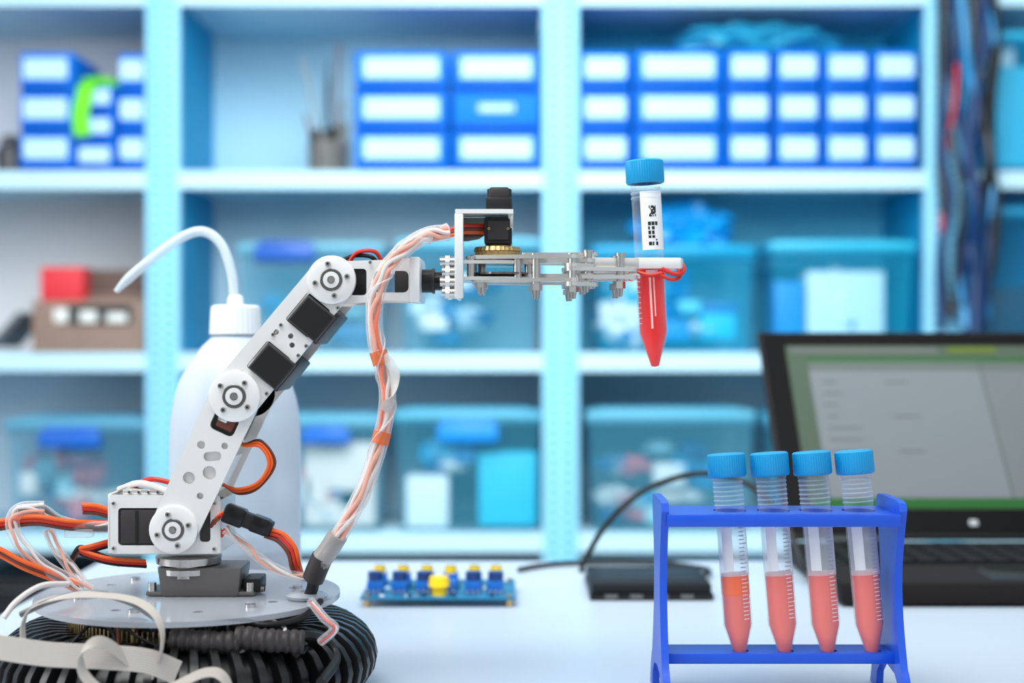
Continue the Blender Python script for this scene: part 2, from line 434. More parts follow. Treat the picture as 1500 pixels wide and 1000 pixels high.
M=Matrix.Translation((LX0,LY1-.004,TZ+.024))@Matrix.Rotation(-tilt,4,'X')
def lb(x0,x1,y0,y1,z0,z1,m,bev=0):
    t=MB(); t.bb(x0,x1,y0,y1,z0,z1,m,bev=bev); b.add(t.v,t.f,m,M)
w=LX1-LX0
lb(0,w,0,.007,0,H,LG,.002)
lb(.004,w-.004,-.0012,.001,.004,H-.004,BZ,.0005)
def dm(n,c): return mat(n,tuple(v*.58 for v in c),.5,emit=.6,var=.02,spec=.08)
SB=dm('display_olive_grey',(92,108,90)); SW=dm('display_window_grey',(146,149,154))
SP=dm('display_side_grey',(136,139,142)); SG=dm('display_green_bar',(44,112,46))
SY=dm('display_yellow_green',(112,128,52)); SD=dm('display_dark_line',(112,114,118)); STT=dm('display_title_grey',(118,124,118))
lb(.026,w-.026,-.0016,-.001,.03,H-.02,SB)
lb(.046,.218,-.0020,-.0015,.042,H-.042,SW); lb(.2195,w-.03,-.0020,-.0015,.042,H-.042,SP)
lb(.046,w-.03,-.0022,-.0015,H-.0415,H-.037,SG); lb(.03,w-.03,-.0022,-.0015,.0305,.0405,SG)
lb(.19,.24,-.0024,-.0015,H-.030,H-.022,SY); lb(.03,.18,-.0022,-.0015,H-.030,H-.023,STT)
lb(.046,.218,-.0023,-.0019,H-.052,H-.044,STT); lb(.2195,w-.03,-.0023,-.0019,H-.052,H-.044,STT)
for i in range(8):
    z=H-.068-i*.014
    lb(.056,.056+random.uniform(.01,.035),-.0023,-.0019,z,z+.0016,SD)
    if i%3==0: lb(.12,.12+random.uniform(.02,.04),-.0023,-.0019,z,z+.0016,SD)
lb(w*.5-.004,w*.5+.004,-.0018,-.001,.012,.018,mat('badge_grey',(150,150,152),.5),.0005)
b.done('laptop')

# ------------------------------------------------------------------ external drive + cables
b=MB(); x0,x1=P(864,0,1.124).x,P(1046,0,1.124).x
b.bb(x0,x1,1.124,1.215,TZ,TZ+.006,BLKG,bev=.0015); b.bb(x0+.0015,x1-.0015,1.1255,1.2135,TZ+.0055,TZ+.0135,mat('drive_lid_dark',(24,26,28),.5,spec=.2),bev=.002)
b.bb(x0+.01,x1-.01,1.135,1.2,TZ+.0133,TZ+.014,mat('drive_inlay',(34,38,42),.5,spec=.2),bev=.0003)
for i in range(4): b.bb(x0+.012+i*.02,x0+.022+i*.02,1.1235,1.126,TZ+.002,TZ+.005,DSTEEL)
b.done('external_hard_drive')
b=MB()
b.sweep([P(852,838,1.262),P(856,822,1.262),P(880,780,1.262),P(915,740,1.26),P(965,708,1.26),P(1035,693,1.25),P(1100,712,1.24),P(1150,765,1.22),(LX0-.008,1.2,TZ+.016),(LX0+.001,1.2,TZ+.012)],.0027,BLK,10)
b.done('power_cable')
b=MB(); z=TZ+.0025
b.sweep([(.006,1.262,z),(.02,1.28,z),(.045,1.297,z),(.09,1.304,z),(.14,1.298,z),(.17,1.27,z),(.172,1.24,z+.002),(.165,1.214,z+.004)],.0024,BLK,10)
b.done('usb_cable')

# ------------------------------------------------------------------ knob circuit board
b=MB(); d=1.095; x0,x1=P(527,0,d).x,P(755,0,d).x; PCB=mat('pcb_blue',(10,110,150),.4,var=.15,scale=120)
BK=mat('trimmer_blue',(8,96,180),.35); BKD=mat('trimmer_knob_dark_blue',(10,50,110),.4); YK=mat('knob_yellow',(240,200,20),.35)
b.bb(x0,x1,d,1.18,TZ+.006,TZ+.0078,PCB,bev=.0003)
for fx in (x0+.005,x1-.005):
    for fy in (d+.005,1.175): b.cyl((fx,fy,TZ),(fx,fy,TZ+.0095),.0025,BRASS,n=8)
for i,px in enumerate((545,581,617,653,689,722)):
    x=P(px,0,1.11).x+.002
    for rowi,yy in enumerate((1.116,1.152)):
        b.bb(x-.0062,x+.0062,yy-.006,yy+.006,TZ+.0078,TZ+.0180,BK,bev=.001)
        if i==3 and rowi==0:
            b.cyl((x-.007,yy-.01,TZ+.0150),(x-.007,yy-.01,TZ+.0225),.0086,YK,r1=.0074,n=14)
            b.cyl((x-.007,yy-.01,TZ+.0078),(x-.007,yy-.01,TZ+.0152),.0060,YK,n=12)
        elif rowi==0: 
            b.cyl((x,yy,TZ+.0180),(x,yy,TZ+.0245),.0060,BKD,n=14); b.box((x,yy,TZ+.0246),(.008,.0013,.0012),BK)
        else:
            b.cyl((x,yy,TZ+.0180),(x,yy,TZ+.0235),.0050,YK,n=14); b.box((x,yy,TZ+.0235),(.008,.0013,.0012),BLK)
    for j in range(3): b.cyl((x-.004+j*.004,1.104,TZ+.0078),(x-.004+j*.004,1.104,TZ+.0125),.0008,STEEL,n=6)
for i in range(26):
    xx=random.uniform(x0+.008,x1-.01); yy=random.choice([1.099,1.135,1.172]); b.bb(xx,xx+.0035,yy,yy+.002,TZ+.0078,TZ+.0092,random.choice([BLK,STEEL,LBL]))
b.done('potentiometer_circuit_board')

# ------------------------------------------------------------------ wash bottle
b=MB(); HD=mat('bottle_polyethylene',(202,208,218),.4,alpha=.6,var=.02); HDC=mat('bottle_cap_white',(214,215,218),.45,var=.02)
LQ=mat('bottle_liquid',(176,194,216),.3,alpha=.8)
k1=1.0/F; bc=P(345,0,1.0); Mb=Matrix.Translation((bc.x,1.0,TZ))
hz=lambda py:(ZC-TZ)-(py-500)*k1
b.lathe([(0,.0),(.040,.0),(.0445,.004),(.0455,.012),(.0455,hz(650)),(.0448,hz(615)),(.0425,hz(585)),(.038,hz(555)),(.031,hz(530)),(.0235,hz(508)),(.0175,hz(496)),(.0150,hz(490)),(.0150,hz(478))],HD,Mb,48)
b.lathe([(0,.003),(.0435,.005),(.0440,hz(800)),(0,hz(800))],LQ,Mb,40)
b.lathe([(.0158,hz(490)),(.0176,hz(489)),(.0170,hz(462)),(.0166,hz(450)),(.0145,hz(447)),(0,hz(447))],HDC,Mb,60,rib=.035)
b.lathe([(.006,hz(447)),(.0055,hz(436)),(.0036,hz(432)),(0,hz(432))],HDC,Mb,24)
b.sweep([P(343,470,1.0),P(343,440,1.0),P(339,400,1.0),P(324,358,1.0),P(297,339,1.0),P(262,350,1.0),P(215,385,1.0),P(186,410,1.0),P(170,427,1.0)],lambda t:.0034 if t<.86 else .0034-.0016*(t-.86)/.14,mat('spout_tube',(214,222,230),.3,alpha=.5),12)
b.done('wash_bottle')

# ------------------------------------------------------------------ test tubes
def ctube(top,tip,level,liq,label=False,liq2=None):
    top=Vector(top);tip=Vector(tip);ax=(top-tip).normalized(); b=MB(); R=.0084
    ln=(top-tip).length
    b.lathe([(0,0),(.0100,0),(.0110,-.0008),(.0111,-.0125),(.0104,-.0135),(.0092,-.0135)],CAP,None,96,rib=-.025)
    b.lathe([(0,.0002),(.0085,.0002),(.0095,-.0004)],CAP,None,32)
    b.lathe([(.0088,-.0125),(.0088,-.015),(R,-.0155),(R,-(ln-.0215)),(.0026,-(ln-.001)),(.0018,-ln),(0,-ln)],CLEAR,None,40)
    for i in range(3 if label else 6):
        z=-.0165-i*.0026
        b.lathe([(R,z+.0006),(R+.0006,z),(R,z-.0006)],THR,None,32)
    ri=R-.0007
    b.lathe([(0,-level),(ri,-level),(ri,-(ln-.0214)),(.0022,-(ln-.002)),(0,-(ln-.0015))],liq,None,40)
    if liq2: b.lathe([(0,-level+.0001),(ri+.0002,-level+.0001),(ri+.0002,-level-.012),(0,-level-.012)],liq2,None,40)
    f=-90
    if label:
        b.patch(R+.0002,f-30,f+85,-.052,-.0185,LBL,n=16)
        for i in range(7):
            for j in range(9):
                if random.random()<.6: b.patch(R+.0003,f+2+i*4,f+6+i*4,-.0275-j*.0007,-.0268-j*.0007,INK,n=1)
        z=-.036
        while z>-.050:
            hgt=random.uniform(.0008,.0022)
            for a in (f-4,f+10,f+24):
                if random.random()<.8: b.patch(R+.0003,a,a+random.uniform(6,12),z-hgt,z,INK,n=2)
            z-=hgt+.0006
        b.patch(R+.0002,f-12,f-4,-.097,-.064,mat('pale_print_strip',(250,190,185),.5),n=4)
        b.patch(R+.0002,f+4,f+9,-.090,-.064,mat('pale_print_strip',(250,190,185),.5),n=4)
        b.patch(R+.00025,f-22,f+24,-.066,-.0635,TICK,n=8)
        for i in range(12): b.patch(R+.0002,f-70,f-50,-.061-i*.003,-.0606-i*.003,TICK,n=3)
    else:
        b.patch(R+.0001,f-75,f+75,-(ln*.585),-.038,FROST,n=16)
        z=-.040;i=0
        while z>-(ln-.024):
            inl=z<-level
            wdt=34 if i%5==0 else 24
            b.patch(R+.0003,f+18,f+18+wdt,z-.0005,z,TICK if inl else TICKG,n=5)
            z-=.00225;i+=1
        b.patch(R+.00025,f-50,f-8,-(ln*.56),-.042,LBL,n=8)
    zz=ax; yy=Vector((0,1,0)); yy=(yy-zz*yy.dot(zz)).normalized(); xx=yy.cross(zz)
    R3=Matrix((xx,yy,zz)).transposed().to_4x4()
    return b.done('centrifuge_tube',mtx=Matrix.Translation(top)@R3)
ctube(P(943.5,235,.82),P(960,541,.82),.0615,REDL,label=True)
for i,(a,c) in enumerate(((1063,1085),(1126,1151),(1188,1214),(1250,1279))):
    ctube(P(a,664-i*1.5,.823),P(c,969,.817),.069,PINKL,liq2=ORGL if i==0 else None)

# ------------------------------------------------------------------ rack
b=MB(); yc=.82
def panel(x0):
    hw=lambda h:.0275-.0115*math.sin(min(1,max(0,(h-.022)/.092))*math.pi)
    hs=[.022+.088*i/14 for i in range(15)]
    r=[( .040,0),(.036,.012),(.030,.020)]+[(hw(h),h) for h in hs]+[(.024,.1145),(.018,.1155)]
    l=[(-u,v) for u,v in r[::-1]]
    arch=[(-.026,0),(-.024,.010),(-.015,.017),(0,.019),(.015,.017),(.024,.010),(.026,0)]
    poly=[(yc+u,TZ+v) for u,v in r+l+arch]
    b.prism(poly,.0042,RACK,MYZ(x0))
panel(.0835); panel(.2165)
tx=[(1063,1085),(1126,1151),(1188,1214),(1250,1279)]
def txat(i,py):
    a,c=tx[i]; t=(py-664)/305; return ((a+(c-a)*t)-750)*.82/F
xL,xR=.0865,.2175
b.prism([(xL,.795),(xR,.795),(xR,.845),(xL,.845)],.0040,RACK,MXY(TZ+.1035),[circ((txat(i,752),.8213),.0096,28) for i in range(4)])
b.bb(xL,xR,.7935,.7965,TZ+.1015,TZ+.1085,RACK,bev=.0008)
b.prism([(xL,.806),(xR,.806),(xR,.834),(xL,.834)],.0040,RACK,MXY(TZ+.0235),[circ((txat(i,955),.8173),.0046,20) for i in range(4)])
b.bb(xL,xR,.8045,.8075,TZ+.0225,TZ+.0285,RACK,bev=.0008)
b.done('test_tube_rack')

# ------------------------------------------------------------------ robot arm
DA=.80; ka=DA/F
AX=lambda px:(px-750)*ka
AZ=lambda py:ZC-(py-500)*ka
A=lambda px,py:(AX(px),AZ(py))
A3=lambda px,py,y:Vector((AX(px),y,AZ(py)))
S=ka
dc=Vector(((278-750)*.825/F,.825,0))
rb=empty('robot_arm',(dc.x,dc.y,TZ))
# ribbed tyre base
b=MB(); R0=.078; ra,rz=.028,.0215; n=56*8;k=20; vs=[];fs=[]
for i in range(n):
    a=2*math.pi*i/n; w=i%8; g=1.09 if w in(0,1,2,3) else .86
    for j in range(k):
        q=2*math.pi*j/k+.0
        rr=R0+ra*math.cos(q)*g; z=TZ+.0225+rz*math.sin(q)*g
        vs.append((dc.x+rr*math.cos(a),dc.y+rr*math.sin(a),max(z,TZ+.0003)))
for i in range(n):
    for j in range(k): fs.append([i*k+j,((i+1)%n)*k+j,((i+1)%n)*k+(j+1)%k,i*k+(j+1)%k])
b.add(vs,fs,RUB); b.done('ribbed_base_ring',rb)
# chassis decks
zt=TZ+.0592
b=MB()
def disk(r,z,th,m,holes=()):
    b.prism(circ((dc.x,dc.y),r,96),th,m,MXY(z),holes)
hl=[circ((dc.x+.06*math.cos(a),dc.y+.06*math.sin(a)),.003,12) for a in [i*math.pi/4+.3 for i in range(8)]]
hl+=[rrect((dc.x-.06*math.cos(a),dc.y-.052*math.sin(a)-.003),.022,.008,0,.003) for a in (0,)]
disk(.0865,zt-.003,.003,ACR,hl)
disk(.070,TZ+.0410,.002,mat('pcb_black',(24,28,26),.4,var=.3,scale=200))
for a in [i*math.pi/3+.25 for i in range(6)]:
    x=dc.x+.062*math.cos(a);y=dc.y+.062*math.sin(a)
    b.cyl((x,y,TZ+.043),(x,y,zt-.003),.0026,BRASS,n=6); b.cyl((x,y,zt),(x,y,zt+.0018),.003,STEEL,n=16)
b.cyl((dc.x,dc.y,TZ+.002),(dc.x,dc.y,TZ+.041),.05,BLK,n=40)
b.done('chassis_decks',rb)
# electronics
b=MB()
for i in range(70):
    a=random.uniform(math.pi,2*math.pi) if i<58 else random.uniform(0,math.pi); r=random.uniform(.03,.064)
    x=dc.x+r*math.cos(a);y=dc.y+r*math.sin(a); s1=random.uniform(.003,.010);s2=random.uniform(.003,.007);h=random.uniform(.003,.011)
    b.box((x,y,TZ+.043+h/2),(s1,s2,h),random.choice([BLK,BLKG,SERVO,DSTEEL,BLK]),rot=Matrix.Rotation(random.choice([0,.3,1.57]),3,'Z'),bev=.0004)
for i in range(40):
    a=math.pi*1.05+i*.045; x=dc.x+.067*math.cos(a);y=dc.y+.067*math.sin(a)
    b.cyl((x,y,TZ+.043),(x,y,TZ+.050),.0006,BRASS,n=6)
for px,py,q in ((300,940,.748),(395,938,.750)):
    p=P(px,py,q); b.sweep([p+Vector((-.018,0,.002)),p,p+Vector((.018,.002,-.001))],lambda t:.0056+.0009*(1 if int(t*18)%2 else 0),SERVO,14,k=12)
b.sweep([P(410,935,.76),P(450,930,.765),P(478,940,.78),P(492,965,.775),P(470,1000,.745)],.0028,BLK)
b.sweep([P(290,915,.77),P(330,905,.76),P(390,915,.757),P(440,905,.77),P(470,880,.79)],.0018,BLK)
for i in range(12):
    x=random.uniform(120,430); m=random.choice([BLK,BRN,WHW,BLK,SERVO,BLK,BLK])
    b.sweep([P(x,905,.79),P(x+random.uniform(-25,25),925,.757),P(x+random.uniform(-50,50),955,.752),P(x+random.uniform(-70,70),948,.765)],.0010,m,6)
b.sweep([P(470,940,.765),P(490,920,.76),P(475,905,.765),P(455,880,.775)],.0026,SLV,8); b.sweep([P(470,942,.765),P(491,921,.76),P(476,906,.765),P(455,882,.775)],.0008,RED,8); b.sweep([P(472,943,.765),P(493,922,.76),P(478,907,.765),P(457,882,.775)],.0008,WHW,8)
b.done('control_electronics',rb)
# ribbon cables
b=MB()
b.ribbon([P(-60,938,.70),P(0,948,.70),P(70,958,.702),P(150,962,.706),P(215,968,.71),P(260,985,.716)],(0,.25,1),.012,RIB)
b.ribbon([P(225,990,.718),P(237,950,.712),P(235,915,.715),P(215,888,.722),P(175,874,.73),P(110,872,.735),P(55,884,.735),P(35,910,.728),P(34,950,.722)],(0.0,1,.3),.006,RIB,cond=6)
b.ribbon([P(200,975,.712),P(150,940,.70),P(120,958,.692),P(125,990,.69),P(165,1020,.69),P(230,1015,.692),P(300,985,.70),P(330,995,.70),P(345,1040,.70)],(.1,.9,.5),.007,RIB,cond=7)
b.sweep([P(30,900,.735),P(75,880,.735),P(130,868,.742),P(185,880,.745),P(228,905,.74)],.0016,DSTEEL)
b.sweep([P(5,905,.74),P(25,880,.745),P(60,858,.755),P(100,855,.77)],.0016,WHW)
b.done('ribbon_cables',rb)
# base servo + turntable
b=MB(); bxc=AX(300)
cx=P(300,0,.825).x
GS=mat('servo_grey_metal',(112,108,106),.4,.5)
b.box((cx,.825,zt+.0085),(.048,.030,.017),GS,bev=.0015,taper=.92)
b.bb(cx-.031,cx+.031,.812,.838,zt+.0005,zt+.003,GS,bev=.0008)
b.bb(cx+.024,cx+.034,.815,.835,zt+.002,zt+.010,BLK,bev=.001)
for i in (-1,1): 
    b.cyl((cx+i*.028,.815,zt+.002),(cx+i*.028,.815,zt+.008),.0025,STEEL,n=12)
    b.cyl((cx+.03,.818+.0,zt+.004),(cx+.036,.818,zt+.004),.002,STEEL,n=10)
tc=P(277,0,.825).x
zz=lambda py:ZC-(py-500)*.825/F
b.lathe([(0,zz(842)),(.0150,zz(842)),(.0150,zz(838)),(.0175,zz(837)),(.0178,zz(829)),(.0145,zz(828)),(.0145,zz(824)),(.0185,zz(823)),(.0190,zz(813)),(.0175,zz(811)),(0,zz(811))],STEEL,Matrix.Translation((tc,.825,0)),48)
b.done('turntable_base',rb)
yF=.800; yK=.848
def screw(b,px,py,y,r=4.2,m=STEEL):
    x,z=A(px,py); r*=S
    b.cyl((x,y,z),(x,y-.0014,z),r,m,r1=r*.8,n=14); b.cyl((x,y-.0013,z),(x,y-.0016,z),r*.4,BLK,n=6)
def joint(b,px,py,r=37,y=yF,ang=0):
    x,z=A(px,py); R=r*S
    Mj=Matrix.Translation((x,y,z))@Matrix.Rotation(math.pi/2,4,'X')
    b.lathe([(0,-.002),(R*.99,-.002),(R,0),(R*.98,.0022),(R*.92,.0026),(R*.34,.0026),(R*.33,.0034),(R*.16,.0036),(R*.14,.0018),(0,.0018)],ALUW,Mj,48)
    b.lathe([(R*.46,.0027),(R*.43,.0032),(R*.31,.0032),(R*.31,.0026)],DSTEEL,Mj,32)
    b.cyl((x,y-.0018,z),(x,y-.0042,z),R*.13,STEEL,n=6)
    for i in range(4):
        q=ang+i*math.pi/2; screw(b,px+r*.66*math.cos(q),py-r*.66*math.sin(q),y-.0026,4.6)
# shoulder bracket
b=MB()
def rect(x0,y0,x1,y1,r=.002): 
    c=A((x0+x1)/2,(y0+y1)/2); return rrect(c,abs(x1-x0)*S,abs(y1-y0)*S,0,r)
b.prism(rect(155,726,320,812,.003),.0022,ALUW,MXZ(yF+.004),[rect(170,745,236,800,.002),rect(290,742,306,795,.002)])
b.prism(rect(155,726,320,812,.003),.0022,ALUW,MXZ(yK-.002),[rect(170,745,236,800,.002)])
b.bb(AX(155),AX(160),yF+.004,yK,AZ(812),AZ(724),ALUW,bev=.0006)
b.bb(AX(316),AX(321),yF+.004,yK,AZ(812),AZ(735),ALUW,bev=.0006)
b.bb(AX(160),AX(318),yF+.006,yK,AZ(814),AZ(808),ALUW,bev=.0006)
b.bb(AX(175),AX(250),yF+.006,yK,AZ(726),AZ(718),ALU,bev=.0006)
b.bb(AX(166),AX(306),yF+.0055,yK-.003,AZ(803),AZ(740),SERVO,bev=.0012)
b.bb(AX(174),AX(232),yF+.0035,yF+.006,AZ(798),AZ(748),SERVO,bev=.0008)
b.bb(AX(196),AX(200),yF+.0030,yF+.006,AZ(797),AZ(749),BLK)
for p in ((164,738),(164,804),(243,738),(312,738),(312,805),(243,806)): screw(b,*p,yF+.004,3.4)
for i in range(4): screw(b,186+i*14,722,yF+.006,3)
b.sweep([A3(180,718,.82),A3(215,704,.81),A3(255,712,.81)],.0015,RED); b.sweep([A3(160,722,.82),A3(200,710,.81),A3(250,722,.803)],.0018,WHW)
b.done('shoulder_bracket',rb)
# lower link
def lerp(p,q,t,off=0):
    dx,dy=q[0]-p[0],q[1]-p[1]; L=math.hypot(dx,dy)
    return (p[0]+dx*t-dy/L*off, p[1]+dy*t+dx/L*off)
p0=(255,775);p1=(345,580);p2=(486,410)
def ang(p,q): return math.atan2(-(q[1]-p[1]),q[0]-p[0])
b=MB(); a1=ang(p0,p1)
hs=[circ(A(*lerp(p0,p1,.36,-12)),9*S),circ(A(*lerp(p0,p1,.45,12)),10*S),circ(A(*lerp(p0,p1,.60,-16)),6*S),
    rrect(A(*lerp(p0,p1,.56,6)),14*S,26*S,a1+.5,.0025),rrect(A(*lerp(p0,p1,.80,2)),30*S,38*S,a1,.003),circ(A(*lerp(p0,p1,.66,16)),5*S,12),circ(A(*lerp(p0,p1,.28,14)),5*S,12)]
for y in (yF,yK): b.prism(capsule(A(*p0),A(*p1),35*S,37*S),.0022,ALUW,MXZ(y),hs)
joint(b,*p0,36,yF,.3)
c=A(*lerp(p0,p1,.80,0)); b.box((c[0],(yF+yK)/2,c[1]),(.020,.040,.018),SERVO,rot=Matrix.Rotation(-a1,3,'Y'),bev=.001)
c=A(*lerp(p0,p1,.80,3)); b.box((c[0],yF+.003,c[1]),(.007,.004,.010),BRN,rot=Matrix.Rotation(-a1,3,'Y'),bev=.001)
c=A(*lerp(p0,p1,.83,-3)); b.box((c[0],yF+.002,c[1]),(.005,.004,.006),STEEL,rot=Matrix.Rotation(-a1,3,'Y'),bev=.001)
c=A(*lerp(p0,p1,.48,0)); b.box((c[0],yF+.0045,c[1]),(.040,.002,.022),ALUW,rot=Matrix.Rotation(-a1,3,'Y'))
for t in (.45,):
    for o in (-26,26):
        c=A(*lerp(p0,p1,t,o)); b.box((c[0],(yF+yK)/2,c[1]),(.022,.046,.0018),ALUW,rot=Matrix.Rotation(-a1,3,'Y'))
b.done('lower_arm_link',rb)
# upper link
b=MB(); a2=ang(p1,p2)
s1=lerp(p1,p2,.31,6); s2=lerp(p1,p2,.72,6)
hs=[rrect(A(*s1),50*S,44*S,a2,.0015),rrect(A(*s2),52*S,44*S,a2,.0015)]
for t,o in ((.50,-14),(.54,6),(.50,16),(.13,-26+12),(.9,-10)): hs.append(circ(A(*lerp(p1,p2,t,o)),4*S,12))
b.prism(capsule(A(*p1),A(*p2),37*S,35*S),.0022,ALUW,MXZ(yF),hs); b.prism(capsule(A(*p1),A(*p2),37*S,35*S),.0022,ALUW,MXZ(yK))
for s in (s1,s2):
    c=A(*lerp(s,(s[0]+(p2[0]-p1[0]),s[1]+(p2[1]-p1[1])),0,8))
    rr=Matrix.Rotation(-a2,3,'Y')
    b.box((c[0],(yF+yK)/2+.001,c[1]),(54*S,.046,56*S),SERVO,rot=rr,bev=.001)
    b.box((c[0],yF-.001,c[1]),(48*S,.004,52*S),SERVO,rot=rr,bev=.001)
    b.box((c[0],yF-.0032,c[1]),(42*S,.0006,46*S),BLK,rot=rr)
    for t in (-.2,.2):
        for o in (-21,27):
            q=lerp(s,(s[0]+(p2[0]-p1[0]),s[1]+(p2[1]-p1[1])),t*.82,o); screw(b,*q,yF,3.3)
joint(b,*p1,38,yF-.0015,.9)
for o in (-33,):
    c=A(*lerp(p1,p2,.5,o)); b.box((c[0],(yF+yK)/2,c[1]),(.05,.046,.0016),ALUW,rot=Matrix.Rotation(-a2,3,'Y'))
b.done('upper_arm_link',rb)
# wrist bracket
b=MB()
hz2=[rect(512,393,536,432,.002),rect(546,396,598,428,.003)]
for y in (yF+.003,yK-.004):
    b.prism([A(*q) for q in ((470,376),(500,382),(560,380),(604,377),(614,377),(614,441),(604,441),(560,440),(500,446),(470,446))],.0020,ALUW,MXZ(y),hz2)
joint(b,*p2,36,yF,.2)
b.bb(AX(600),AX(615),yF-.001,yK+.001,AZ(442),AZ(376),ALUW,bev=.0008)
b.bb(AX(505),AX(542),yF+.0045,yK-.005,AZ(436),AZ(388),BLKG,bev=.001)
b.bb(AX(540),AX(556),yF+.012,yK-.012,AZ(432),AZ(394),SERVO,bev=.001)
b.bb(AX(575),AX(600),yF+.014,yK-.014,AZ(434),AZ(386),SERVO,bev=.001)
b.sweep([A3(505,385,.815),A3(520,368,.812),A3(545,366,.812),A3(556,380,.815)],.0012,RED)
b.sweep([A3(495,378,.82),A3(515,372,.815),A3(540,374,.812),A3(552,386,.815)],.0012,BLK)
for p in ((607,384),(607,434),(542,384),(542,436)): screw(b,*p,yF+.002,3)
x0=AX(615)
b.cyl((x0,.822,AZ(409)),(AX(632),.822,AZ(409)),.0068,BLK,n=24); b.cyl((AX(626),.822,AZ(409)),(AX(648),.822,AZ(409)),.0055,BLKG,n=24)
b.cyl((AX(630),.822,AZ(409)),(AX(634),.822,AZ(409)),.0074,SERVO,n=24)
b.done('wrist_bracket',rb)
# gripper
b=MB()
for i,(y,py) in enumerate(((.806,382),(.806,397),(.806,412),(.806,428),(.838,382),(.838,397),(.838,412),(.838,428))):
    b.cyl((AX(644+3*(i%2)),y,AZ(py)),(AX(668),y,AZ(py)),.0026,STEEL,n=12); b.cyl((AX(652),y,AZ(py)),(AX(658),y,AZ(py)),.0036,STEEL,n=6)
b.bb(AX(646),AX(666),.812,.832,AZ(432),AZ(380),STEEL,bev=.0008)
b.bb(AX(666),AX(672),.799,.846,AZ(437),AZ(312),ALUW,bev=.0008)
b.bb(AX(666),AX(679),.797,.801,AZ(437),AZ(312),ALUW,bev=.0008)
fl=[(AX(667),.797),(AX(735),.797)]+[(AX(735)+.022*math.sin(t),.8195-.0225*math.cos(t)) for t in [i*math.pi/10 for i in range(1,10)]]+[(AX(735),.842),(AX(667),.842)]
fl=[(min(x,AX(752)),y) for x,y in fl]
b.prism(fl,.0024,ALUW,MXY(AZ(313)))
b.prism([A(*q) for q in ((672,314),(712,314),(712,338),(700,346),(684,349),(672,349))],.0016,DSTEEL,MXZ(.822))
b.bb(AX(744),AX(752),.806,.83,AZ(333),AZ(306),ALU,bev=.0008)
b.bb(AX(709),AX(750),.806,.832,AZ(356),AZ(316),BLK,bev=.0012)
b.bb(AX(714),AX(745),.8045,.807,AZ(350),AZ(322),SERVO,bev=.0006)
b.cyl((AX(731),.819,AZ(306)),(AX(731),.819,AZ(272)),.0078,BLK,r1=.0070,n=28)
b.bb(AX(711),AX(749),.808,.83,AZ(307),AZ(286),BLK,bev=.001); b.bb(AX(716),AX(746),.8085,.8295,AZ(288),AZ(271),SERVO,bev=.0015)
for i in (0,1): screw(b,716+i*28,334,.8045,2.4,BRASS)
gm=Matrix.Translation((AX(728),.819,0))
b.lathe([(0,AZ(384)),(.0130,AZ(384)),(.0150,AZ(381)),(.0150,AZ(371)),(.0125,AZ(370)),(.0125,AZ(366)),(.0135,AZ(365)),(.0125,AZ(359)),(.006,AZ(358)),(.006,AZ(354)),(0,AZ(354))],BRASS,gm,64,rib=.03)
b.lathe([(0,AZ(366)),(.0105,AZ(365.5)),(.0105,AZ(361)),(0,AZ(361))],STEEL,gm,40)
def hplate(pts,py,th=.002,m=ALU,holes=()): b.prism([(AX(px),y) for px,y in pts],th,m,MXY(AZ(py)),holes)
bp=[(672,.799),(742,.799),(775,.806),(790,.816),(790,.824),(775,.834),(742,.841),(672,.841)]
hplate(bp,386,.0020,ALU,[circ((AX(750),.820),.004)]); hplate(bp,410,.0020,ALU,[circ((AX(750),.820),.004)])
b.lathe([(0,AZ(404)),(.010,AZ(404)),(.0145,AZ(401)),(.0145,AZ(398)),(0,AZ(396))],DSTEEL,Matrix.Translation((AX(735),.812,0)),48,rib=.04)
b.lathe([(0,AZ(404)),(.010,AZ(404)),(.0145,AZ(401)),(.0145,AZ(398)),(0,AZ(396))],DSTEEL,Matrix.Translation((AX(735),.829,0)),48,rib=.04)
def stand(px,y,pt,pb,r=.0024):
    b.cyl((AX(px),y,AZ(pt)),(AX(px),y,AZ(pb)),r,STEEL,n=14)
    b.cyl((AX(px),y,AZ(pt)+.0016),(AX(px),y,AZ(pt)),r*1.35,STEEL,n=14)
def nut(px,y,pa,pb):
    h=AZ(pa)-AZ(pb)
    b.cyl((AX(px),y,AZ(pa)),(AX(px),y,AZ(pa)-h*.45),.0036,STEEL,n=6); b.cyl((AX(px),y,AZ(pa)-h*.45),(AX(px),y,AZ(pb)),.0024,STEEL,r1=.0018,n=12)
for px,y in ((690,.803),(704,.836),(758,.803),(775,.812),(775,.828),(690,.836)): stand(px,y,379,410)
def bar(x0,y0,x1,y1,py,w=.0036,th=.0022,m=ALU):
    p=(AX(x0),y0);q=(AX(x1),y1); b.prism(capsule(p,q,w,w,8),th,m,MXY(AZ(py)),[circ(p,.0012,8),circ(q,.0012,8)])
